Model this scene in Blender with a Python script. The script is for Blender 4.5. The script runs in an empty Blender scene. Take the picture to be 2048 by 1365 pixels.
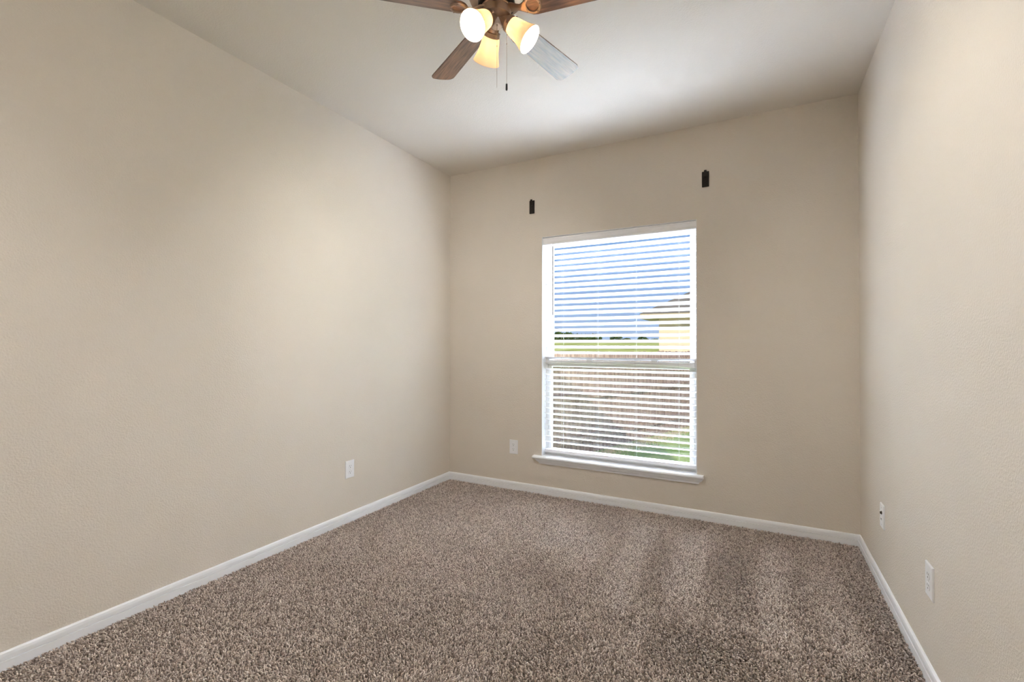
import bpy, bmesh, math, random
import numpy as np
from mathutils import Vector, Matrix

random.seed(7)
rng = np.random.default_rng(7)
SC = bpy.context.scene
COL = SC.collection
PI = math.pi

# ------------------------------------------------------------------ room measures
XL, XR, YB, YF, H = -2.466, 0.543, 3.476, -0.36, 2.74      # left, right, back (window) wall, rear wall, ceiling
T = 0.14                                                    # wall thickness
WX0, WX1, WZ0, WZ1 = -1.557, -0.377, 0.31, 2.087            # window opening

# ------------------------------------------------------------------ camera
cam_d = bpy.data.cameras.new('camera')
cam_d.sensor_width = 36.0
cam_d.lens = 934.11 * 36.0 / 2048.0
cam_d.clip_start = 0.02
cam = bpy.data.objects.new('camera', cam_d)
COL.objects.link(cam)
yaw, pitch, roll = 0.484757633, 0.0110495, 0.00237429
fw = Vector((-math.sin(yaw)*math.cos(pitch), math.cos(yaw)*math.cos(pitch), math.sin(pitch)))
rt = Vector((math.cos(yaw), math.sin(yaw), 0))
up = rt.cross(fw)
rt2 = rt*math.cos(roll) + up*math.sin(roll)
up2 = -rt*math.sin(roll) + up*math.cos(roll)
M = Matrix((rt2, up2, -fw)).transposed().to_4x4()
M.translation = Vector((0, 0, 1.19758))
cam.matrix_world = M
SC.camera = cam

# ------------------------------------------------------------------ view, sky, sun, large lights
SC.view_settings.view_transform = 'Standard'
SC.view_settings.look = 'None'
SC.view_settings.gamma = 1.0
SC.view_settings.use_curve_mapping = False
SC.view_settings.exposure = 0.0
SC.cycles.max_bounces = 14
SC.cycles.diffuse_bounces = 8
SC.cycles.glossy_bounces = 4
SC.cycles.transmission_bounces = 8
SC.cycles.transparent_max_bounces = 16
SC.cycles.sample_clamp_indirect = 60.0

SKY_STRENGTH = 0.85
SUN_STRENGTH = 4.6
DAY_POWER = 1880.00        # bright sky above the view, coming in through the window
SIDE_FILL_POWER = 25.00        # added fill light, shining through the added opening beside the camera
BULB_POWER = 68.00         # each of the three fan bulbs

world = bpy.data.worlds.new('sky')
SC.world = world
world.use_nodes = True
nt = world.node_tree
nt.nodes.clear()
out = nt.nodes.new('ShaderNodeOutputWorld')
bg = nt.nodes.new('ShaderNodeBackground')
geo = nt.nodes.new('ShaderNodeTexCoord')
sep = nt.nodes.new('ShaderNodeSeparateXYZ')
ramp = nt.nodes.new('ShaderNodeValToRGB')
nt.links.new(geo.outputs['Generated'], sep.inputs[0])
nt.links.new(sep.outputs['Z'], ramp.inputs[0])
nt.links.new(ramp.outputs[0], bg.inputs[0])
nt.links.new(bg.outputs[0], out.inputs[0])
bg.inputs[1].default_value = SKY_STRENGTH
cr = ramp.color_ramp
cr.elements[0].position = 0.0
cr.elements[0].color = (0.56, 0.70, 0.98, 1)
cr.elements[1].position = 1.0
cr.elements[1].color = (0.16, 0.32, 0.74, 1)
e = cr.elements.new(0.10); e.color = (0.40, 0.57, 0.93, 1)
e = cr.elements.new(0.26); e.color = (0.23, 0.41, 0.80, 1)

def look_at(o, target):
    d = Vector(target) - o.location
    o.rotation_euler = d.to_track_quat('-Z', 'Y').to_euler()

sun_d = bpy.data.lights.new('sun', 'SUN')
sun_d.energy = SUN_STRENGTH
sun_d.angle = 0.009
sun_d.color = (1.0, 0.95, 0.86)
sun = bpy.data.objects.new('sun', sun_d)
COL.objects.link(sun)
sun.location = (4, -6, 9)
look_at(sun, (-2.0, 7.5, 0.0))          # high behind the house: lights the yard, not the room

def area(name, loc, target, sx, sy, power, color, spread=180):
    d = bpy.data.lights.new(name, 'AREA')
    d.shape = 'RECTANGLE'; d.size = sx; d.size_y = sy
    d.energy = power; d.color = color; d.spread = math.radians(spread)
    o = bpy.data.objects.new(name, d)
    COL.objects.link(o)
    o.location = loc
    look_at(o, target)
    return o
area('window_daylight', (-1.9, 6.6, 4.3), (-0.97, 3.5, 1.25), 5.0, 2.0, DAY_POWER, (0.87, 0.96, 1.17), 80)
area('added_side_fill', (1.05, 0.10, 1.50), (-2.4, 0.85, 1.85), 0.9, 1.1, SIDE_FILL_POWER, (1.0, 0.98, 0.95))  # unseen fill, added to brighten the left wall

# ------------------------------------------------------------------ materials
def mat(name, color=(0.8, 0.8, 0.8), rough=0.5, metal=0.0, spec=0.5, **kw):
    m = bpy.data.materials.new(name)
    m.use_nodes = True
    b = m.node_tree.nodes['Principled BSDF']
    b.inputs['Base Color'].default_value = (*color, 1)
    b.inputs['Roughness'].default_value = rough
    b.inputs['Metallic'].default_value = metal
    b.inputs['Specular IOR Level'].default_value = spec
    for k, v in kw.items():
        b.inputs[k.replace('_', ' ')].default_value = v
    return m

def N(m, t, **kw):
    n = m.node_tree.nodes.new(t)
    for k, v in kw.items():
        if k in n.inputs:
            n.inputs[k].default_value = v
        else:
            setattr(n, k, v)
    return n

def L(m, a, b):
    m.node_tree.links.new(a, b)

def add_bump(m, scale, strength, dist=0.002, detail=2.0, rough=0.55):
    b = m.node_tree.nodes['Principled BSDF']
    tc = N(m, 'ShaderNodeTexCoord')
    no = N(m, 'ShaderNodeTexNoise', Scale=scale, Detail=detail, Roughness=rough)
    L(m, tc.outputs['Object'], no.inputs['Vector'])
    bp = N(m, 'ShaderNodeBump', Strength=strength, Distance=dist)
    L(m, no.outputs['Fac'], bp.inputs['Height'])
    L(m, bp.outputs[0], b.inputs['Normal'])
    return tc, no, bp

def vary(m, tc, c1, c2, scale, detail=3.0, lo=0.3, hi=0.7, vec_scale=None):
    b = m.node_tree.nodes['Principled BSDF']
    no = N(m, 'ShaderNodeTexNoise', Scale=scale, Detail=detail)
    if vec_scale:
        mp = N(m, 'ShaderNodeMapping')
        mp.inputs['Scale'].default_value = vec_scale
        L(m, tc.outputs['Object'], mp.inputs[0]); L(m, mp.outputs[0], no.inputs['Vector'])
    else:
        L(m, tc.outputs['Object'], no.inputs['Vector'])
    r = N(m, 'ShaderNodeValToRGB')
    r.color_ramp.elements[0].position = lo; r.color_ramp.elements[0].color = (*c1, 1)
    r.color_ramp.elements[1].position = hi; r.color_ramp.elements[1].color = (*c2, 1)
    L(m, no.outputs['Fac'], r.inputs[0])
    L(m, r.outputs[0], b.inputs['Base Color'])
    return no, r

WALL_C = (0.69, 0.635, 0.56)
m_wall = mat('wall_paint', WALL_C, 0.6, spec=0.3)
tc, _, _ = add_bump(m_wall, 140, 0.8, 0.003, 2.5)
vary(m_wall, tc, tuple(c*0.975 for c in WALL_C), tuple(min(1, c*1.02) for c in WALL_C), 1.7)
CEIL_C = (0.70, 0.655, 0.59)
m_ceil = mat('ceiling_paint', CEIL_C, 0.7, spec=0.25)
tc, _, _ = add_bump(m_ceil, 130, 0.5, 0.003, 2.5)
m_white = mat('white_trim_paint', (0.84, 0.86, 0.89), 0.35)
m_vinyl = mat('white_vinyl', (0.82, 0.83, 0.84), 0.35)
m_slat = mat('white_slat', (0.86, 0.87, 0.89), 0.4)
def vinyl_slat():
    m = bpy.data.materials.new('white_vinyl_slat'); m.use_nodes = True
    t = m.node_tree; b = t.nodes['Principled BSDF']
    b.inputs['Base Color'].default_value = (0.88, 0.88, 0.88, 1); b.inputs['Roughness'].default_value = 0.45
    tl = t.nodes.new('ShaderNodeBsdfTranslucent'); tl.inputs[0].default_value = (0.90, 0.89, 0.87, 1)
    mx = t.nodes.new('ShaderNodeMixShader'); mx.inputs[0].default_value = 0.05
    t.links.new(b.outputs[0], mx.inputs[1]); t.links.new(tl.outputs[0], mx.inputs[2])
    t.links.new(mx.outputs[0], t.nodes['Material Output'].inputs[0])
    return m
m_vslat = vinyl_slat()
m_wand = mat('grey_acrylic', (0.20, 0.19, 0.17), 0.4)
m_plate = mat('white_plastic', (0.84, 0.85, 0.87), 0.3)
m_slot = mat('slot_dark', (0.05, 0.05, 0.05), 0.6)
m_bronze = mat('oil_rubbed_bronze', (0.020, 0.015, 0.011), 0.45, 0.4)
m_housing = mat('brushed_bronze', (0.36, 0.265, 0.20), 0.38, 0.8)
m_nickel = mat('pale_metal', (0.62, 0.54, 0.47), 0.45, 0.15)
m_chain = mat('chain_metal', (0.45, 0.36, 0.27), 0.35, 0.9)
m_black = mat('black_plastic', (0.012, 0.012, 0.012), 0.4)
m_cord = mat('cord_white', (0.5, 0.5, 0.49), 0.8)
m_screw = mat('screw_white', (0.7, 0.7, 0.7), 0.3)
m_brass = mat('dark_connector', (0.06, 0.045, 0.03), 0.35, 0.7)

m_wood = mat('walnut_blade', (0.06, 0.03, 0.02), 0.36, spec=0.5, Coat_Weight=0.6, Coat_Roughness=0.25, Coat_IOR=1.75)
tc = N(m_wood, 'ShaderNodeTexCoord')
vary(m_wood, tc, (0.085, 0.040, 0.023), (0.29, 0.145, 0.083), 9.0, 4.0, 0.3, 0.72, (1.2, 14, 14))

def glass_mat():
    m = bpy.data.materials.new('window_glass'); m.use_nodes = True
    t = m.node_tree; t.nodes.clear()
    o = t.nodes.new('ShaderNodeOutputMaterial')
    tr = t.nodes.new('ShaderNodeBsdfTransparent'); tr.inputs[0].default_value = (0.97, 0.985, 0.98, 1)
    gl = t.nodes.new('ShaderNodeBsdfGlossy'); gl.inputs['Roughness'].default_value = 0.02
    mx = t.nodes.new('ShaderNodeMixShader'); mx.inputs[0].default_value = 0.01
    t.links.new(tr.outputs[0], mx.inputs[1]); t.links.new(gl.outputs[0], mx.inputs[2])
    t.links.new(mx.outputs[0], o.inputs[0])
    return m
m_glass = glass_mat()

def screen_mat():
    m = bpy.data.materials.new('insect_screen_mesh'); m.use_nodes = True
    t = m.node_tree; t.nodes.clear()
    o = t.nodes.new('ShaderNodeOutputMaterial')
    tr = t.nodes.new('ShaderNodeBsdfTransparent')
    df = t.nodes.new('ShaderNodeBsdfDiffuse'); df.inputs[0].default_value = (0.04, 0.04, 0.04, 1)
    mx = t.nodes.new('ShaderNodeMixShader'); mx.inputs[0].default_value = 0.16
    t.links.new(tr.outputs[0], mx.inputs[1]); t.links.new(df.outputs[0], mx.inputs[2]); t.links.new(mx.outputs[0], o.inputs[0])
    return m
m_screen = screen_mat()

def shade_mat():
    m = bpy.data.materials.new('frosted_amber_glass'); m.use_nodes = True
    t = m.node_tree; t.nodes.clear()
    o = t.nodes.new('ShaderNodeOutputMaterial')
    tl = t.nodes.new('ShaderNodeBsdfTranslucent'); tl.inputs[0].default_value = (0.40, 0.31, 0.21, 1)
    df = t.nodes.new('ShaderNodeBsdfDiffuse'); df.inputs[0].default_value = (0.85, 0.76, 0.62, 1)
    mx = t.nodes.new('ShaderNodeMixShader'); mx.inputs[0].default_value = 0.74
    t.links.new(tl.outputs[0], mx.inputs[1]); t.links.new(df.outputs[0], mx.inputs[2])
    gl = t.nodes.new('ShaderNodeBsdfGlossy'); gl.inputs['Roughness'].default_value = 0.25
    m2 = t.nodes.new('ShaderNodeMixShader'); m2.inputs[0].default_value = 0.04
    t.links.new(mx.outputs[0], m2.inputs[1]); t.links.new(gl.outputs[0], m2.inputs[2]); t.links.new(m2.outputs[0], o.inputs[0])
    return m
m_shade = shade_mat()

BULB_R = 0.024
def bulb_mat():
    m = bpy.data.materials.new('lit_bulb'); m.use_nodes = True
    t = m.node_tree; t.nodes.clear()
    o = t.nodes.new('ShaderNodeOutputMaterial')
    em = t.nodes.new('ShaderNodeEmission')
    em.inputs[0].default_value = (1.0, 0.98, 0.95, 1)
    em.inputs[1].default_value = BULB_POWER / (PI * 4*PI*BULB_R**2)
    t.links.new(em.outputs[0], o.inputs[0])
    return m
m_bulb = bulb_mat()

# ------------------------------------------------------------------ mesh helpers
class MB:
    """collects shapes, builds ONE mesh object"""
    def __init__(s):
        s.v = []; s.f = []
    def add(s, verts, faces):
        o = len(s.v)
        s.v += [tuple(v) for v in verts]
        s.f += [tuple(i+o for i in f) for f in faces]
        return s
    def box(s, x0, x1, y0, y1, z0, z1):
        v = [(x, y, z) for z in (z0, z1) for y in (y0, y1) for x in (x0, x1)]
        return s.add(v, [(0, 2, 3, 1), (4, 5, 7, 6), (0, 1, 5, 4), (2, 6, 7, 3), (0, 4, 6, 2), (1, 3, 7, 5)])
    def rings(s, rings, cap0=True, cap1=True, closed=True):
        """skin a list of equal-length rings"""
        n = len(rings[0]); v = [p for r in rings for p in r]; f = []
        for i in range(len(rings)-1):
            for j in range(n if closed else n-1):
                k = (j+1) % n
                f.append((i*n+j, i*n+k, (i+1)*n+k, (i+1)*n+j))
        if cap0: f.append(tuple(reversed(range(n))))
        if cap1: f.append(tuple(range((len(rings)-1)*n, len(rings)*n)))
        return s.add(v, f)
    def lathe(s, prof, origin=(0, 0, 0), axis=(0, 0, 1), n=32, cap0=True, cap1=True):
        """prof: (t along axis, radius)"""
        a = Vector(axis).normalized()
        u = a.orthogonal().normalized(); w = a.cross(u); o = Vector(origin)
        rs = [[o + a*t + (u*math.cos(2*PI*i/n) + w*math.sin(2*PI*i/n))*r for i in range(n)] for t, r in prof]
        return s.rings(rs, cap0, cap1)
    def tube(s, pts, r, n=8):
        pts = [Vector(p) for p in pts]; rs = []
        for i, p in enumerate(pts):
            d = (pts[min(i+1, len(pts)-1)] - pts[max(i-1, 0)]).normalized()
            u = d.cross(Vector((0, 0, 1)))
            u = d.cross(Vector((1, 0, 0))).normalized() if u.length < 1e-3 else u.normalized()
            w = d.cross(u)
            rs.append([p + (u*math.cos(2*PI*k/n) + w*math.sin(2*PI*k/n))*r for k in range(n)])
        return s.rings(rs)
    def sphere(s, c, r, nu=16, nv=10, sc=(1, 1, 1)):
        c = Vector(c)
        rs = []
        for i in range(1, nv):
            th = PI*i/nv
            rs.append([c + Vector((r*sc[0]*math.sin(th)*math.cos(2*PI*j/nu), r*sc[1]*math.sin(th)*math.sin(2*PI*j/nu), -r*sc[2]*math.cos(th))) for j in range(nu)])
        return s.rings(rs)
    def build(s, name, m, parent=None, smooth=False, bevel=0, seg=2, M=None):
        me = bpy.data.meshes.new(name)
        me.from_pydata(s.v, [], s.f)
        if M is not None: me.transform(M)
        bm = bmesh.new(); bm.from_mesh(me)
        bmesh.ops.recalc_face_normals(bm, faces=bm.faces)
        if bevel:
            ed = [e for e in bm.edges if len(e.link_faces) == 2 and e.calc_face_angle(0) > 0.6]
            bmesh.ops.bevel(bm, geom=ed, offset=bevel, segments=seg, affect='EDGES', profile=0.5)
        bm.to_mesh(me); bm.free()
        if smooth or bevel:
            me.polygons.foreach_set('use_smooth', [True]*len(me.polygons))
            try: me.set_sharp_from_angle(angle=math.radians(35))
            except Exception: pass
        me.materials.append(m)
        o = bpy.data.objects.new(name, me)
        COL.objects.link(o)
        if parent: o.parent = parent
        return o

def empty(name, loc=(0, 0, 0)):
    o = bpy.data.objects.new(name, None)
    COL.objects.link(o); o.location = loc
    o.empty_display_size = 0.1
    return o

def tag(o, label=None, cat=None, group=None, kind=None):
    if label: o['label'] = label
    if cat: o['category'] = cat
    if group: o['group'] = group
    if kind: o['kind'] = kind
    return o

def struct(o, label=None, cat=None):
    return tag(o, label, cat, kind='structure')

# ------------------------------------------------------------------ room shell
struct(MB().box(XL-T, XR+T, YF-T, YB+T, -0.16, -0.0075).build('floor', mat('subfloor', (0.16, 0.13, 0.11), 0.9)),
       'bedroom floor under the brown carpet', 'floor')
struct(MB().box(XL-T, XR+T, YF-T, YB+T, H, H+0.12).build('ceiling', m_ceil), 'flat off-white textured ceiling with the fan', 'ceiling')
struct(MB().box(XL-T, XL, YF-T, YB+T, -0.012, H).build('wall_left', m_wall), 'long beige wall left of the window corner', 'wall')
DY0, DY1, DZ = -0.32, 0.52, 2.05                              # unseen opening added beside the camera so the left wall gets light
wr = MB().box(XR, XR+T, DY1, YB+T, -0.012, H).box(XR, XR+T, YF-T, DY0, -0.012, H).box(XR, XR+T, DY0, DY1, DZ, H)
struct(wr.build('wall_right', m_wall), 'beige wall on the right with two wall plates', 'wall')
wb = MB()
wb.box(XL, WX0, YB, YB+T, -0.012, H).box(WX1, XR, YB, YB+T, -0.012, H)
wb.box(WX0, WX1, YB, YB+T, -0.012, WZ0-0.022).box(WX0, WX1, YB, YB+T, WZ1, H)
struct(wb.build('wall_back', m_wall), 'beige wall around the window', 'wall')
struct(MB().box(XL, XR, YF-T, YF, -0.012, H).build('wall_front', m_wall), 'plain beige wall facing the window', 'wall')
hl = MB()                                                    # unseen box added behind the opening, keeps sky and sun out
HX, HY0, HY1 = 2.0, -1.3, 1.5
hl.box(HX, HX+0.1, HY0-0.1, HY1+0.1, -0.16, H).box(XR+T, HX, HY0-0.1, HY0, -0.16, H).box(XR+T, HX, HY1, HY1+0.1, -0.16, H)
hl.box(XR+T, HX+0.1, HY0-0.1, HY1+0.1, H, H+0.1)
struct(hl.build('wall_added_box', m_wall), 'unseen beige box walls added around the side fill light', 'wall')
struct(MB().box(XR+T, HX+0.1, HY0-0.1, HY1+0.1, -0.16, -0.006).build('floor_added_box', mat('added_box_floor', (0.30, 0.25, 0.21), 0.9)), 'unseen box floor added under the side fill light', 'floor')  # added floor closing the light-blocking box

# baseboards: profile (out from wall, height)
BP = [(0, -0.012), (0.0135, -0.012), (0.0135, 0.0335), (0.0080, 0.0342), (0.0080, 0.0362), (0.0120, 0.0369), (0.0114, 0.0520),
      (0.0088, 0.0615), (0.0045, 0.0664), (0, 0.0670)]
def baseboard(name, a, b, inward, ca, cb, label):
    """straight run a->b; ca, cb: mitre sign at the ends"""
    a = Vector((*a, 0)); b = Vector((*b, 0)); d = (b-a).normalized(); n = Vector((*inward, 0))
    r0 = [a + n*o + d*o*ca + Vector((0, 0, z)) for o, z in BP]
    r1 = [b + n*o - d*o*cb + Vector((0, 0, z)) for o, z in BP]
    return struct(MB().rings([r0, r1]).build(name, m_white), label, 'baseboard')
baseboard('baseboard_left', (XL, YF), (XL, YB), (1, 0), 1, 1, 'white grooved baseboard along the left wall')
baseboard('baseboard_back', (XL, YB), (XR, YB), (0, -1), 1, 1, 'white grooved baseboard under the window')
baseboard('baseboard_right', (XR, YB), (XR, 0.53), (-1, 0), 1, 0, 'white grooved baseboard along the right wall')

# ------------------------------------------------------------------ carpet pile
def carpet():
    sp = 0.0070
    ZC = -0.0080                                              # backing of the pile
    xs = np.arange(XL+0.016, XR-0.014, sp); ys = np.arange(YF+0.01, YB-0.015, sp)
    gx, gy = np.meshgrid(xs, ys)
    x = gx.ravel() + rng.uniform(-.5, .5, gx.size)*sp*0.95
    y = gy.ravel() + rng.uniform(-.5, .5, gx.size)*sp*0.95
    n = x.size
    # nap direction: vacuum strokes fanning out from the added doorway plus soft patches
    def smooth(seed, cells, X, Y):
        g = np.random.default_rng(seed).uniform(-1, 1, (64, 64))
        u = (X-XL)*cells; v = (Y-YF)*cells
        i = np.floor(u).astype(int); j = np.floor(v).astype(int)
        a = u-i; b = v-j
        a = a*a*(3-2*a); b = b*b*(3-2*b)
        i %= 63; j %= 63
        return (g[i, j]*(1-a)+g[i+1, j]*a)*(1-b) + (g[i, j+1]*(1-a)+g[i+1, j+1]*a)*b
    def stroke(cx, w, y0, y1, edge=0.10):                     # one pass of the vacuum, running towards the window
        wob = 0.035*smooth(21, 2.0, x, y)
        u = np.clip((w/2 - np.abs(x - cx - wob))/0.035 + 0.5, 0, 1)
        v = np.clip((y - y0)/edge, 0, 1)*np.clip((y1 - y)/edge, 0, 1)
        return u*v
    nap = 0.38*smooth(11, 2.2, x, y) + 0.30*smooth(12, 5.0, x, y)             # + leans to the window, - away from it
    for cx, w, y0, y1, k in ((-0.64, 0.17, 2.08, 3.25, 0.9), (-0.34, 0.17, 2.25, 3.22, 1.1), (0.07, 0.15, 2.05, 3.22, 0.8), (0.30, 0.13, 2.1, 3.1, 0.6),
                             (-1.13, 0.22, 2.45, 3.1, 0.75), (-0.89, 0.18, 2.3, 2.95, 0.8), (-0.50, 0.12, 2.2, 3.1, -0.3), (-0.12, 0.16, 2.2, 3.1, -0.3),
                             (-0.22, 0.42, 1.72, 2.2, -0.8), (-1.62, 0.42, 2.22, 2.5, -0.9), (-0.72, 0.22, 1.3, 2.0, -0.45), (-1.05, 0.25, 1.2, 2.0, 0.4), (0.36, 0.2, 1.2, 2.0, 0.4)):
        nap += 1.25*k*stroke(cx, w, y0, y1, 0.16)
    edge = np.minimum.reduce([x-XL, XR-x, YB-y])
    nap -= 0.5*np.clip(1 - edge/0.22, 0, 1)
    nap = np.clip(nap, -1.4, 1.4)
    h = rng.uniform(0.0085, 0.0165, n)
    la = rng.uniform(0, 2*PI, n); lm = rng.uniform(0.001, 0.0085, n)
    lx = lm*np.cos(la)
    ly = lm*np.sin(la) + 0.0082*nap
    r0 = rng.uniform(0.0022, 0.0030, n); r1 = rng.uniform(0.0028, 0.0041, n); r2 = r1*rng.uniform(0.5, 0.85, n)
    ph = rng.uniform(0, 2*PI, n); tw = rng.uniform(0.3, 1.0, n)
    V = np.empty((n, 9, 3), np.float32)
    for k in range(3):
        a0 = ph + k*2*PI/3; a1 = a0 + tw; a2 = a1 + tw
        V[:, k, 0] = x + r0*np.cos(a0); V[:, k, 1] = y + r0*np.sin(a0); V[:, k, 2] = ZC
        V[:, 3+k, 0] = x + 0.30*lx + r1*np.cos(a1); V[:, 3+k, 1] = y + 0.30*ly + r1*np.sin(a1)
        V[:, 3+k, 2] = ZC + 0.68*h + rng.uniform(-.0008, .0008, n)
        V[:, 6+k, 0] = x + lx + r2*np.cos(a2); V[:, 6+k, 1] = y + ly + r2*np.sin(a2)
        V[:, 6+k, 2] = ZC + h - 0.25*np.hypot(lx, ly) + rng.uniform(-.0012, .0012, n)
    pat = []
    for lo in (0, 3):
        for k in range(3):
            j = (k+1) % 3
            pat += [lo+k, lo+j, lo+3+j, lo+3+k]
    pat = np.array(pat + [6, 7, 8], np.int32)
    idx = (np.arange(n, dtype=np.int32)[:, None]*9 + pat[None, :]).ravel()
    tot = np.tile(np.array([4]*6 + [3], np.int32), n)
    start = np.concatenate([[0], np.cumsum(tot)[:-1]]).astype(np.int32)
    me = bpy.data.meshes.new('carpet_pile')
    me.vertices.add(n*9); me.vertices.foreach_set('co', V.ravel())
    me.loops.add(idx.size); me.loops.foreach_set('vertex_index', idx)
    me.polygons.add(tot.size); me.polygons.foreach_set('loop_start', start)
    try: me.polygons.foreach_set('loop_total', tot)
    except Exception: pass
    at = me.attributes.new('yarn', 'FLOAT', 'POINT')
    at.data.foreach_set('value', np.repeat(rng.uniform(0, 1, n).astype(np.float32), 9))
    me.update(calc_edges=True)
    m = mat('carpet_yarn', (0.3, 0.25, 0.21), 0.95, spec=0.1, Sheen_Weight=0.25, Sheen_Roughness=0.5)
    a = N(m, 'ShaderNodeAttribute'); a.attribute_name = 'yarn'
    r = N(m, 'ShaderNodeValToRGB')
    r.color_ramp.elements[0].color = (0.28, 0.207, 0.172, 1)
    r.color_ramp.elements[1].color = (0.92, 0.805, 0.735, 1)
    e = r.color_ramp.elements.new(0.5); e.color = (0.64, 0.53, 0.465, 1)
    L(m, a.outputs['Fac'], r.inputs[0])
    L(m, r.outputs[0], m.node_tree.nodes['Principled BSDF'].inputs['Base Color'])
    me.materials.append(m)
    o = bpy.data.objects.new('carpet', me); COL.objects.link(o)
    tag(o, 'speckled brown and beige cut pile carpet covering the floor', 'carpet', kind='stuff')
carpet()

# ------------------------------------------------------------------ window (structure)
win = empty('window_1', ((WX0+WX1)/2, YB+0.10, WZ0))
struct(win, 'white single hung window behind the blind', 'window')
win_inv = Matrix.Translation(-win.location)
def wpart(mb, name, m, **kw):
    return mb.build(name, m, win, M=win_inv, **kw)
FY0, FY1 = YB+0.075, YB+0.135
g = MB()                                                     # white reveal lining (jambs and head)
g.box(WX0, WX0+0.004, YB+0.001, FY0, WZ0, WZ1).box(WX1-0.004, WX1, YB+0.001, FY0, WZ0, WZ1).box(WX0, WX1, YB+0.001, FY0, WZ1-0.004, WZ1)
wpart(g, 'jamb_lining', m_white)
fx0, fx1, fz0, fz1 = WX0, WX1, WZ0, WZ1
def ring_frame(mb, x0, x1, z0, z1, w, y0, y1):
    mb.box(x0, x0+w, y0, y1, z0, z1).box(x1-w, x1, y0, y1, z0, z1)
    mb.box(x0+w, x1-w, y0, y1, z0, z0+w).box(x0+w, x1-w, y0, y1, z1-w, z1)
    return mb
RZ = 1.045                                                   # meeting rail height
fr = ring_frame(MB(), fx0, fx1, fz0, fz1, 0.022, FY0, FY1)
fr.box(fx0+0.022, fx0+0.030, FY0+0.012, FY1, fz0+0.02, fz1-0.02).box(fx1-0.030, fx1-0.022, FY0+0.012, FY1, fz0+0.02, fz1-0.02)
wpart(fr, 'frame', m_vinyl, bevel=0.0015, seg=1)
us = ring_frame(MB(), fx0+0.030, fx1-0.030, RZ-0.015, fz1-0.022, 0.026, FY0+0.032, FY1-0.004)
wpart(us, 'upper_sash', m_vinyl, bevel=0.0015, seg=1)
ls = ring_frame(MB(), fx0+0.024, fx1-0.024, fz0+0.020, RZ+0.038, 0.032, FY0+0.004, FY0+0.030)
ls.box(fx0+0.056, fx1-0.056, FY0-0.004, FY0+0.030, RZ-0.010, RZ+0.038)
ls.box(fx0+0.056, fx1-0.056, FY0-0.010, FY0+0.010, RZ+0.026, RZ+0.036)
lso = wpart(ls, 'lower_sash', m_vinyl, bevel=0.0015, seg=1)
lk = MB().box(-1.20, -1.155, FY0-0.016, FY0+0.012, RZ+0.036, RZ+0.046)
lk.box(-0.70, -0.655, FY0-0.016, FY0+0.012, RZ+0.036, RZ+0.046)
wpart(lk, 'sash_lock', m_vinyl, bevel=0.002)
wpart(MB().box(fx0+0.05, fx1-0.05, FY0+0.044, FY0+0.047, RZ, fz1-0.04), 'pane', m_glass)
wpart(MB().box(fx0+0.05, fx1-0.05, FY0+0.016, FY0+0.019, fz0+0.04, RZ), 'pane', m_glass)
wpart(MB().box(fx0+0.03, fx1-0.03, FY1-0.006, FY1-0.005, fz0+0.022, RZ-0.012), 'insect_screen', m_screen)

# sill stool and apron with mitred returns
sx0, sx1 = -1.622, -0.333
st = MB()
nose = [(0.000, 0.310), (-0.036, 0.310), (-0.043, 0.3075), (-0.0465, 0.303), (-0.0475, 0.299), (-0.0465, 0.295), (-0.043, 0.2905), (-0.036, 0.288), (0.000, 0.288)]
st.rings([[Vector((x, YB+o, z)) for o, z in nose] for x in (sx0, sx1)])
st.box(WX0+0.001, WX1-0.001, YB-0.001, FY0+0.004, 0.288, 0.310)
wpart(st, 'sill', m_white, smooth=True)
ap = MB()
prof = [(0.036, 0.288), (0.034, 0.281), (0.030, 0.276), (0.0285, 0.271), (0.024, 0.266), (0.019, 0.262), (0.016, 0.256), (0.015, 0.250), (0.010, 0.246)]
ax0, ax1 = -1.568, -0.370
rs = []
for o, z in prof:
    k = o - 0.010
    rs.append([Vector((ax0-k*1.35, YB, z)), Vector((ax0-k*1.35, YB-o, z)), Vector((ax1+k*1.35, YB-o, z)), Vector((ax1+k*1.35, YB, z))])
ap.rings(rs)
wpart(ap, 'apron', m_white)

# ------------------------------------------------------------------ venetian blind
bl = empty('venetian_blind', ((WX0+WX1)/2, YB+0.045, WZ1))
tag(bl, 'white venetian blind with half open slats hanging in the window', 'blind')
bl_inv = Matrix.Translation(-bl.location)
def bpart(mb, name, m, **kw):
    return mb.build(name, m, bl, M=bl_inv, **kw)
bx0, bx1 = WX0+0.008, WX1-0.008
BY = YB+0.036
# valance with a soft moulded face
vp = [(0.000, 2.022), (-0.026, 2.022), (-0.029, 2.026), (-0.029, 2.036), (-0.026, 2.042), (-0.026, 2.068), (-0.029, 2.074), (-0.029, 2.079), (-0.024, 2.0815), (0.000, 2.0815)]
bpart(MB().rings([[Vector((x, BY+o, z)) for o, z in vp] for x in (bx0-0.003, bx1+0.003)]), 'valance', m_slat)
bpart(MB().box(bx0+0.004, bx1-0.004, BY+0.001, BY+0.038, 2.030, 2.080), 'headrail', m_slat, bevel=0.002)
NS = 36
z_top, z_bot = 1.992+0.0236, 0.393+0.0233                    # first and last slat
pitch_z = (z_top - z_bot)/(NS-1)
TILT = math.radians(-25)                                     # room edge up
def slat_section(y, z, tilt, w=0.0498, t=0.0028, camber=0.0022):
    """outline of a slightly crowned slat in (y, z)"""
    n = 6; top = []; bot = []
    for i in range(n+1):
        s = -1 + 2*i/n
        c = camber*(1-s*s)
        top.append((s*w/2, c+t/2)); bot.append((s*w/2, c-t/2))
    ca, sa = math.cos(tilt), math.sin(tilt)
    return [(y + a*ca - b*sa, z + a*sa + b*ca) for a, b in top + bot[::-1]]
sl = MB()
rr = random.Random(4)
xs = [bx0 + (bx1-bx0)*i/24 for i in range(25)]
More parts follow.
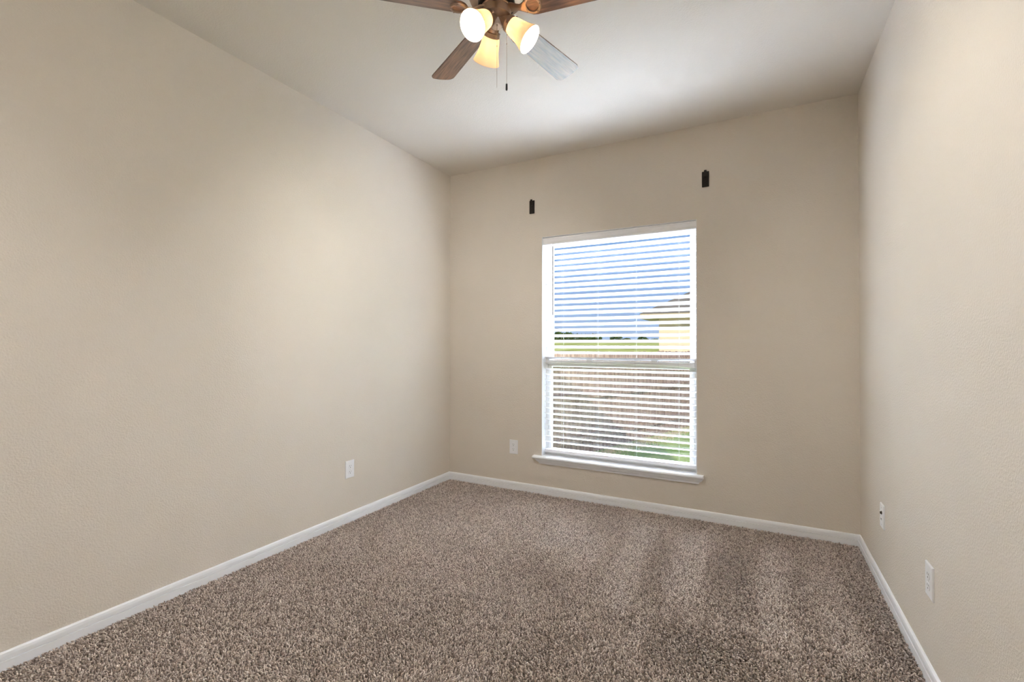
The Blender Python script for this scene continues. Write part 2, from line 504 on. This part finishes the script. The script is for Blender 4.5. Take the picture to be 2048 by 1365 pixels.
for k in range(NS):
    z = z_top - k*pitch_z
    dt = rr.uniform(-1, 1)*math.radians(1.0)
    dz = rr.uniform(-0.0012, 0.0012)
    sag = rr.uniform(-0.0008, 0.0018)
    yaw_t = rr.uniform(-1, 1)*math.radians(1.2)
    rings = []
    for i, x in enumerate(xs):
        u = i/24
        zz = z + dz - sag*math.sin(PI*u)
        tl = TILT + math.radians(6.5)*(1-k/(NS-1)) + dt + yaw_t*(u-0.5)
        if k == 21 and u > 0.72:                             # the drooping slat end below the meeting rail
            zz -= 0.020*((u-0.72)/0.28)**1.6
        rings.append([Vector((x, a, b)) for a, b in slat_section(BY+0.027, zz, tl)])
    sl.rings(rings)
bpart(sl, 'slats', m_vslat, smooth=True)
bpart(MB().box(bx0+0.002, bx1-0.002, BY+0.003, BY+0.052, 0.332, 0.358), 'bottom_rail', m_slat, bevel=0.005, seg=3)
wd = MB().lathe([(0, 0.0052), (0.006, 0.0056), (0.012, 0.0046), (0.52, 0.0046), (0.548, 0.0056), (0.556, 0.0050)], (-1.462, YB+0.003, 1.448), (0, 0, 1), 6)
wd.tube([(-1.462, YB+0.003, 2.002), (-1.462, YB+0.003, 2.022), (-1.462, YB+0.020, 2.036), (-1.462, BY+0.004, 2.040)], 0.0014, 6)
bpart(wd, 'tilt_wand', m_wand)
for cx_ in (-1.402, -1.112, -0.813, -0.506):
    c = MB()
    for yy in (BY+0.002, BY+0.052):
        c.tube([(cx_, yy, 2.03), (cx_, yy, 1.2), (cx_, yy, 0.350)], 0.00045, 6)
    for k in range(NS):
        z = z_top - k*pitch_z - 0.004
        c.tube([(cx_, BY+0.002, z+0.012), (cx_, BY+0.052, z-0.012)], 0.0003, 4)
    bpart(c, 'ladder_cord', m_cord)

# ------------------------------------------------------------------ wall plates
def frame_of(wall):
    """matrix: local x along the wall (to the viewer's right), local y up, local z out of the wall"""
    if wall == 'left':  return Matrix(((0, 0, 1), (1, 0, 0), (0, 1, 0))).to_4x4()
    if wall == 'back':  return Matrix(((1, 0, 0), (0, 0, -1), (0, 1, 0))).to_4x4()
    return Matrix(((0, 0, -1), (-1, 0, 0), (0, 1, 0))).to_4x4()

def plate_mb(w, h, t):
    m = MB()
    b = 0.0045
    rs = []
    for z, ins in ((0, 0), (t*0.45, 0), (t*0.8, b*0.35), (t, b)):
        x, y = w/2-ins, h/2-ins
        rs.append([Vector((-x, -y, z)), Vector((x, -y, z)), Vector((x, y, z)), Vector((-x, y, z))])
    return m.rings(rs)

def outlet(loc, wall, label, w=0.0765, h=0.117):
    r = empty('wall_outlet', loc)
    r.rotation_euler = frame_of(wall).to_euler()
    tag(r, label, 'outlet', 'duplex wall outlets')
    plate_mb(w, h, 0.0065).build('cover_plate', m_plate, r)
    for s in (1, -1):
        cy = s*0.0195
        rc = MB()
        pts = []
        for i in range(28):
            a = 2*PI*i/28
            px, py = 0.0168*math.cos(a), 0.0168*math.sin(a)
            py = max(-0.0132, min(0.0132, py))
            pts.append((px, py+cy))
        rc.rings([[Vector((p[0], p[1], 0.004)) for p in pts], [Vector((p[0], p[1], 0.0072)) for p in pts],
                  [Vector((p[0]*0.94, (p[1]-cy)*0.94+cy, 0.0082)) for p in pts]])
        ro = rc.build('receptacle', m_plate, r)
        sl_ = MB()
        sl_.box(-0.0072, -0.0052, cy+0.0005, cy+0.0085, 0.0078, 0.0085)
        sl_.box(0.0052, 0.0072, cy+0.0015, cy+0.0078, 0.0078, 0.0085)
        sl_.lathe([(0.0078, 0.0028), (0.0085, 0.0028)], (0, cy-0.0065, 0), (0, 0, 1), 12)
        sl_.build('socket_slots', m_slot, ro)
    MB().lathe([(0.006, 0.0030), (0.0072, 0.0028), (0.0076, 0.0018)], (0, 0, 0), (0, 0, 1), 14).build('screw', m_screw, r)
    return r

outlet((XL, 2.310, 0.357), 'left', 'white duplex outlet low on the left wall')
outlet((-1.811, YB, 0.3545), 'back', 'white duplex outlet between the room corner and the window')
outlet((XR, 2.181, 0.362), 'right', 'white duplex outlet on the right wall, nearer the camera', 0.080, 0.120)

r = empty('cable_wall_plate', (XR, 2.898, 0.3635))
r.rotation_euler = frame_of('right').to_euler()
tag(r, 'white cable wall plate with a dark jack near the right corner', 'wall plate')
plate_mb(0.0765, 0.117, 0.0065).build('cover_plate', m_plate, r)
j = MB().lathe([(0.006, 0.0085), (0.009, 0.0085), (0.0092, 0.0062), (0.0135, 0.0058), (0.0135, 0.003)], (0.006, 0.018, 0), (0, 0, 1), 6)
j.build('cable_jack', m_brass, r)
pj = MB().box(-0.0085, 0.0085, -0.0215, -0.006, 0.005, 0.0082)
po = pj.build('phone_jack', m_plate, r, bevel=0.001, seg=1)
MB().box(-0.0048, 0.0048, -0.0180, -0.0095, 0.0080, 0.0086).build('jack_opening', m_slot, po)
for yy in (0.0415, -0.0415):
    MB().lathe([(0.006, 0.0030), (0.0072, 0.0028), (0.0076, 0.0018)], (0, yy, 0), (0, 0, 1), 14).build('screw', m_screw, r)

# ------------------------------------------------------------------ curtain rod brackets
def bracket(loc, label):
    r = empty('curtain_rod_bracket', loc)
    r.rotation_euler = frame_of('back').to_euler()
    tag(r, label, 'bracket', 'curtain rod brackets')
    w, h = 0.046, 0.108
    MB().box(-w/2, w/2, -h/2, h/2, 0.0, 0.007).build('wall_plate', m_bronze, r, bevel=0.0032, seg=3)
    a = MB().box(-0.011, 0.011, h/2-0.042, h/2-0.018, 0.006, 0.020)
    a.box(-0.0085, 0.0085, h/2-0.034, h/2+0.005, 0.013, 0.024)
    a.build('rod_arm', m_bronze, r, bevel=0.0025, seg=2)
    for yy in (-0.034, -0.012):
        MB().lathe([(0.006, 0.004), (0.0085, 0.0034), (0.009, 0.002)], (0, yy, 0), (0, 0, 1), 12).build('screw', m_bronze, r)
bracket((-1.645, YB, 2.345), 'dark bronze curtain rod bracket high on the wall above the window, left one')
bracket((-0.318, YB, 2.357), 'dark bronze curtain rod bracket high on the wall above the window, right one')

# ------------------------------------------------------------------ ceiling fan
FX, FYY = -0.903, 1.5765
fan = empty('ceiling_fan', (FX, FYY, H))
tag(fan, 'ceiling fan with dark walnut blades and three lit glass shades', 'ceiling fan')
ZB = 2.5007 - H                                              # blade plane, relative to the ceiling
MB().lathe([(0, 0.085), (-0.020, 0.085), (-0.030, 0.072), (-0.040, 0.070), (-0.048, 0.112), (-0.060, 0.122), (-0.150, 0.122), (-0.168, 0.112), (-0.186, 0.104), (-0.194, 0.086), (-0.196, 0.04)], n=48).build('motor_housing', m_housing, fan, smooth=True)
MB().lathe([(-0.190, 0.072), (-0.214, 0.072), (-0.218, 0.066), (-0.220, 0.050)], n=40).build('flywheel', m_bronze, fan, smooth=True)
MB().lathe([(-0.212, 0.056), (-0.216, 0.060), (-0.222, 0.060), (-0.224, 0.0575), (-0.250, 0.0575), (-0.252, 0.060), (-0.258, 0.060), (-0.262, 0.055), (-0.266, 0.040), (-0.266, 0.01)], n=40).build('switch_housing', m_housing, fan, smooth=True)
MB().lathe([(-0.262, 0.0225), (-0.2895, 0.0225), (-0.2915, 0.021), (-0.2925, 0.018)], n=28).build('end_cap', m_nickel, fan, smooth=True)

R_TIP, W1, W0, PIT = 0.533, 0.119, 0.099, math.radians(-13.63)
PH0 = math.radians(78.19)
def blade_outline():
    """(radial, tangential) outline with rounded corners, root at r=0.135"""
    p = []
    r0 = 0.113
    def wid(r): return W0/2 + (W1-W0)/2*(r-0.2)/(R_TIP-0.2)
    rc = 0.028
    for i in range(9):                                        # root: half ellipse
        a = PI/2 + PI*i/8
        p.append((r0+0.045 + 0.045*math.cos(a), wid(r0)*math.sin(a)))
    for sgn in (-1, 1):
        for i in range(7):
            a = (-PI/2 + PI/2*i/6) if sgn < 0 else (PI/2*i/6)
            p.append((R_TIP-rc-0.003 + rc*math.cos(a), sgn*(wid(R_TIP)-rc) + rc*math.sin(a)))
        if sgn < 0:
            for t in (-0.5, 0, 0.5):
                p.append((R_TIP-0.003+0.003*(1-t*t), t*(W1/2-rc)))
    return p
bo = blade_outline()
bladeM = bpy.data.meshes
for k in range(5):
    a = PH0 + k*2*PI/5
    Mx = Matrix.Translation((0, 0, ZB)) @ Matrix.Rotation(a, 4, 'Z') @ Matrix.Rotation(PIT, 4, 'X')
    b = MB().rings([[Vector((x, y, z)) for x, y in bo] for z in (-0.0028, 0.0028)])
    o = b.build('blade', m_wood, fan, bevel=0.0012, seg=1)
    o.matrix_local = Mx
    ir = MB()                                                 # cast iron: arm, ring with an oval eye, tongue
    n = 28
    ce = 0.150
    tz0, tz1 = -0.0095, -0.0030
    def ell(rx, ry, z): return [Vector((ce + rx*math.cos(2*PI*i/n), ry*math.sin(2*PI*i/n), z)) for i in range(n)]
    ir.rings([ell(0.0325, 0.037, tz0+0.002), ell(0.0340, 0.0385, tz1), ell(0.0235, 0.0270, tz1), ell(0.0240, 0.0275, tz0+0.001),
              ell(0.0255, 0.0292, tz0), ell(0.0308, 0.0350, tz0), ell(0.0325, 0.037, tz0+0.002)], False, False)
    arm = []
    for r_, w_, z_ in ((0.050, 0.021, 0.014), (0.070, 0.018, 0.011), (0.088, 0.0125, 0.003), (0.102, 0.013, -0.003), (0.114, 0.019, -0.0055), (0.124, 0.026, -0.006)):
        arm.append([Vector((r_, -w_, z_-0.003)), Vector((r_, -w_*0.5, z_-0.0055)), Vector((r_, w_*0.5, z_-0.0055)), Vector((r_, w_, z_-0.003)), Vector((r_, w_, z_+0.003)), Vector((r_, -w_, z_+0.003))])
    ir.rings(arm)
    for q in (-1, 0, 1):
        ir.lathe([(-0.0125, 0.002), (-0.0115, 0.0036), (-0.009, 0.004)], (ce+0.0285*math.cos(q*1.1), 0.0325*math.sin(q*1.1), 0), (0, 0, 1), 10)
    io = ir.build('blade_iron', m_housing, fan, smooth=True)
    io.matrix_local = Mx

KZ, RHO, TAU, AZ0 = 2.451-H, 0.057, 0.842, 2.407
SH = [(0.000, 0.0245), (0.002, 0.0290), (0.007, 0.0325), (0.018, 0.0352), (0.034, 0.0375), (0.052, 0.0405), (0.068, 0.0440), (0.082, 0.0483), (0.094, 0.0525), (0.101, 0.0548)]
for k in range(3):
    a = AZ0 + k*2*PI/3
    rad = Vector((math.cos(a), math.sin(a), 0))
    ax = rad*math.sin(TAU) + Vector((0, 0, -math.cos(TAU)))
    nk = Vector((0, 0, KZ)) + rad*RHO
    MB().lathe([(-0.052, 0.022), (-0.016, 0.0235), (-0.012, 0.026)], nk, ax, 24).build('socket_arm', m_housing, fan, smooth=True)
    col = MB().lathe([(-0.014, 0.025), (-0.012, 0.0320), (0.004, 0.0325), (0.005, 0.031), (0.005, 0.0295), (-0.006, 0.028)], nk, ax, 28)
    for q in range(3):
        d = ax.orthogonal().normalized()
        d = Matrix.Rotation(q*2*PI/3+0.4, 3, ax) @ d
        col.lathe([(0.031, 0.0022), (0.037, 0.0022), (0.0372, 0.004), (0.040, 0.004)], nk + ax*(-0.003), d, 8)
    col.build('shade_collar', m_housing, fan, smooth=True)
    inner = [(t, r_-0.0022) for t, r_ in SH][::-1]
    sh = MB().lathe(SH + [(0.1018, 0.0537)] + inner, nk, ax, 40, False, False).build('lamp_shade', m_shade, fan, smooth=True)
    u = nk + ax*0.040
    bu = MB().lathe([(0.000, 0.010), (0.010, 0.0125), (0.020, 0.019), (0.030, 0.0235), (0.040, 0.0235), (0.050, 0.0185), (0.056, 0.010), (0.058, 0.003)], nk + ax*0.006, ax, 20)
    bu.build('bulb', m_bulb, sh, smooth=True)

def chain(x0, y0, z0, z1, pull, coup):
    c = MB()
    c.lathe([(0, 0.0028), (-0.004, 0.0032), (-0.007, 0.002)], (x0, y0, z0), (0, 0, 1), 10)
    z = z0-0.006
    while z > z1:
        c.sphere((x0, y0, z), 0.00115, 6, 4)
        z -= 0.0029
    c.tube([(x0, y0, z0), (x0, y0, z1)], 0.00045, 5)
    zc = z0 - coup
    c.sphere((x0, y0, zc), 0.0021, 8, 6, (1, 1, 2.0))
    o = c.build('pull_chain', m_chain, fan)
    if pull:
        MB().lathe([(0, 0.0012), (-0.002, 0.0036), (-0.022, 0.0042), (-0.026, 0.0036), (-0.0275, 0.0015)], (x0, y0, z1+0.002), (0, 0, 1), 12).build('pull_knob', m_black, o, smooth=True)
    return o
sw = MB().lathe([(0, 0.0045), (-0.004, 0.0045), (-0.0055, 0.003)], (0.0098, -0.0113, -0.2875), (0, 0, 1), 12)
sw.build('chain_switch', m_chain, fan)
chain(0.0098, -0.0113, -0.2915, 2.2010-H, False, 0.085)
chain(0.0345, 0.0224, -0.262, 2.2250-H, True, 0.094)

# ------------------------------------------------------------------ outdoors, seen between the slats
GZ = -0.58
def grass_mat():
    m = mat('lawn', (0.2, 0.3, 0.08), 0.9, spec=0.1)
    tc = N(m, 'ShaderNodeTexCoord')
    vary(m, tc, (0.20, 0.33, 0.09), (0.46, 0.55, 0.20), 1.6, 5.0, 0.3, 0.7)
    return m
m_grass = grass_mat()
struct(MB().box(-14, 14, YB+T+0.02, 13.2, GZ-0.2, GZ).build('lawn', m_grass), 'green lawn outside the window', 'lawn')
m_straw = mat('dry_grass', (0.55, 0.45, 0.28), 0.95, spec=0.1)
m_field = mat('field_grass', (0.3, 0.33, 0.08), 0.95, spec=0.1)
tc = N(m_field, 'ShaderNodeTexCoord')
vary(m_field, tc, (0.40, 0.40, 0.10), (0.75, 0.73, 0.26), 0.35, 5.0, 0.3, 0.7, (1, 1, 4))
fld = MB()
rs = []
for y_, z_ in ((13.0, -1.2), (24, -0.2), (40, 1.0), (60, 1.75), (80, 1.9)):
    rs.append([Vector((x_, y_, z_ + 0.18*math.sin(x_*0.21+y_*0.1))) for x_ in np.linspace(-60, 30, 30)])
fld.rings(rs, False, False, closed=False)
struct(fld.build('hill_field', m_field, smooth=True), 'yellow green field rising beyond the fence', 'field')

# wooden fence: side run, then back run
m_fence = mat('fence_wood', (0.30, 0.17, 0.13), 0.85, spec=0.15)
tc = N(m_fence, 'ShaderNodeTexCoord')
vary(m_fence, tc, (0.22, 0.145, 0.12), (0.44, 0.31, 0.25), 3.0, 4.0, 0.3, 0.7, (6, 6, 0.5))
fence = empty('wooden_fence', (-1.34, 11.0, GZ))
tag(fence, 'reddish wooden picket fence seen through the lower blind slats', 'fence')
f_inv = Matrix.Translation(-fence.location)
pk = MB(); rl = MB()
def fence_run(a, b):
    a = Vector(a); b = Vector(b); d = (b-a); Ln = d.length; d.normalize(); nrm = Vector((-d.y, d.x, 0))
    n = int(Ln/0.145)
    for i in range(n):
        c = a + d*(i+0.5)*Ln/n
        w = 0.068; t = 0.009
        top = 1.10 + random.uniform(-0.012, 0.012)
        o = nrm*random.uniform(-0.002, 0.002)
        pr = [(-w, GZ+0.02), (w, GZ+0.02), (w, top-0.04), (w-0.03, top), (-w+0.03, top), (-w, top-0.04)]
        pk.rings([[c + o + d*u + nrm*(t*s_) + Vector((0, 0, z)) for u, z in pr] for s_ in (-1, 1)])
    for z in (GZ+0.25, 0.35, 0.88):
        p = nrm*0.03
        rl.add([a+p+Vector((0, 0, z)), b+p+Vector((0, 0, z)), b+p*2.3+Vector((0, 0, z)), a+p*2.3+Vector((0, 0, z)),
                a+p+Vector((0, 0, z+0.09)), b+p+Vector((0, 0, z+0.09)), b+p*2.3+Vector((0, 0, z+0.09)), a+p*2.3+Vector((0, 0, z+0.09))],
               [(0, 1, 2, 3), (4, 5, 6, 7), (0, 1, 5, 4), (2, 3, 7, 6), (1, 2, 6, 5), (0, 3, 7, 4)])
fence_run((-1.25, 11.3, 0), (-3.6, 3.9, 0))
fence_run((4.0, 11.6, 0), (-1.25, 11.3, 0))
pk.build('pickets', m_fence, fence, M=f_inv)
rl.build('rails', m_fence, fence, M=f_inv)
# strip of dry cut grass along the fence foot
ds = MB()
for i in range(3200):
    t = random.random()
    c = Vector((-1.25, 11.3, 0)).lerp(Vector((-3.6, 3.9, 0)), t) + Vector((0.08+abs(random.gauss(0, 0.16)), -0.03+random.gauss(0, 0.02), 0))
    l = random.uniform(0.03, 0.09); a_ = random.uniform(0, 2*PI)
    tip = c + Vector((l*math.cos(a_), l*math.sin(a_), GZ + random.uniform(0.03, 0.12)))
    sd = Vector((-math.sin(a_), math.cos(a_), 0))*0.005
    q = c + Vector((0, 0, GZ-0.005))
    ds.add([q-sd, q+sd, tip], [(0, 1, 2)])
tag(ds.build('dry_grass', m_straw), 'strip of dry straw coloured grass along the fence foot', 'grass', kind='stuff')

# neighbouring house
m_siding = mat('beige_siding', (0.72, 0.58, 0.42), 0.8, spec=0.2)
m_soffit = mat('soffit_paint', (0.42, 0.40, 0.31), 0.7, spec=0.2)
m_roof = mat('roof_shingles', (0.20, 0.17, 0.14), 0.9, spec=0.1)
tc, _, _ = add_bump(m_roof, 30, 0.4, 0.02)
hx0, hy0 = -4.0, 22.0
house = empty('neighbour_house', (hx0+4, hy0+4, -1.0))
tag(house, 'beige neighbouring house with a low brown roof beyond the fence', 'house')
h_inv = Matrix.Translation(-house.location)
MB().box(hx0, 8, hy0, hy0+8, -1.35, 2.45).build('wall', m_siding, house, M=h_inv)
MB().box(hx0-0.7, 8.7, hy0-0.6, hy0+8.6, 2.45, 2.51).build('soffit', m_soffit, house, M=h_inv)
MB().box(hx0-0.72, 8.72, hy0-0.62, hy0+8.62, 2.51, 2.67).build('fascia', m_siding, house, M=h_inv)
ro = MB()
b0 = [Vector((hx0-0.75, hy0-0.65, 2.67)), Vector((8.75, hy0-0.65, 2.67)), Vector((8.75, hy0+8.65, 2.67)), Vector((hx0-0.75, hy0+8.65, 2.67))]
t0 = [Vector((hx0+3.6, hy0+3.9, 5.2)), Vector((4.4, hy0+3.9, 5.2)), Vector((4.4, hy0+4.1, 5.2)), Vector((hx0+3.6, hy0+4.1, 5.2))]
ro.rings([b0, t0])
ro.build('roof', m_roof, house, M=h_inv)

# far trees on the rise
m_leaf = mat('tree_leaves', (0.06, 0.10, 0.03), 0.8, spec=0.2)
tc = N(m_leaf, 'ShaderNodeTexCoord')
vary(m_leaf, tc, (0.025, 0.05, 0.015), (0.12, 0.17, 0.05), 1.4, 4.0)
m_bark = mat('tree_bark', (0.10, 0.07, 0.05), 0.9)
def tree(x, y, z, h, w, label):
    r = empty('tree', (x, y, z))
    tag(r, label, 'tree', 'far trees on the rise')
    MB().lathe([(0, 0.10*h*0.5), (h*0.35, 0.05*h*0.5), (h*0.7, 0.02*h)], n=8).build('trunk', m_bark, r)
    cr_ = MB()
    rg = random.Random(int(x*31+y))
    for i in range(420):
        a_ = rg.uniform(0, 2*PI); v = rg.uniform(-1, 1); rr_ = rg.uniform(0.55, 1)**0.5
        c = Vector((w*rr_*math.sqrt(1-v*v)*math.cos(a_), w*rr_*math.sqrt(1-v*v)*math.sin(a_), h*0.62 + v*h*0.36*rr_))
        s_ = rg.uniform(0.06, 0.13)*w
        q = [c + Vector((rg.gauss(0, 1), rg.gauss(0, 1), rg.gauss(0, 1)))*s_ for _ in range(4)]
        cr_.add(q, [(0, 1, 2), (0, 2, 3), (0, 1, 3), (1, 2, 3)])
    cr_.build('crown', m_leaf, r)
for i, (px, h, w) in enumerate(((-0.432, 1.5, 1.2), (-0.408, 1.9, 1.1), (-0.386, 1.6, 1.1), (-0.362, 1.5, 1.1), (-0.340, 1.3, 1.1), (-0.318, 1.5, 1.0), (-0.272, 1.3, 0.8), (-0.250, 0.8, 0.8), (-0.215, 0.9, 0.7), (-0.190, 0.7, 0.7))):
    y = 62 + (i % 2)*5
    lab = 'dark tree in the tree line seen through the blind' if px < -0.3 else 'small pale tree on the field edge seen through the blind'
    tree(px*y, y, 1.55, h, w*0.95, lab)
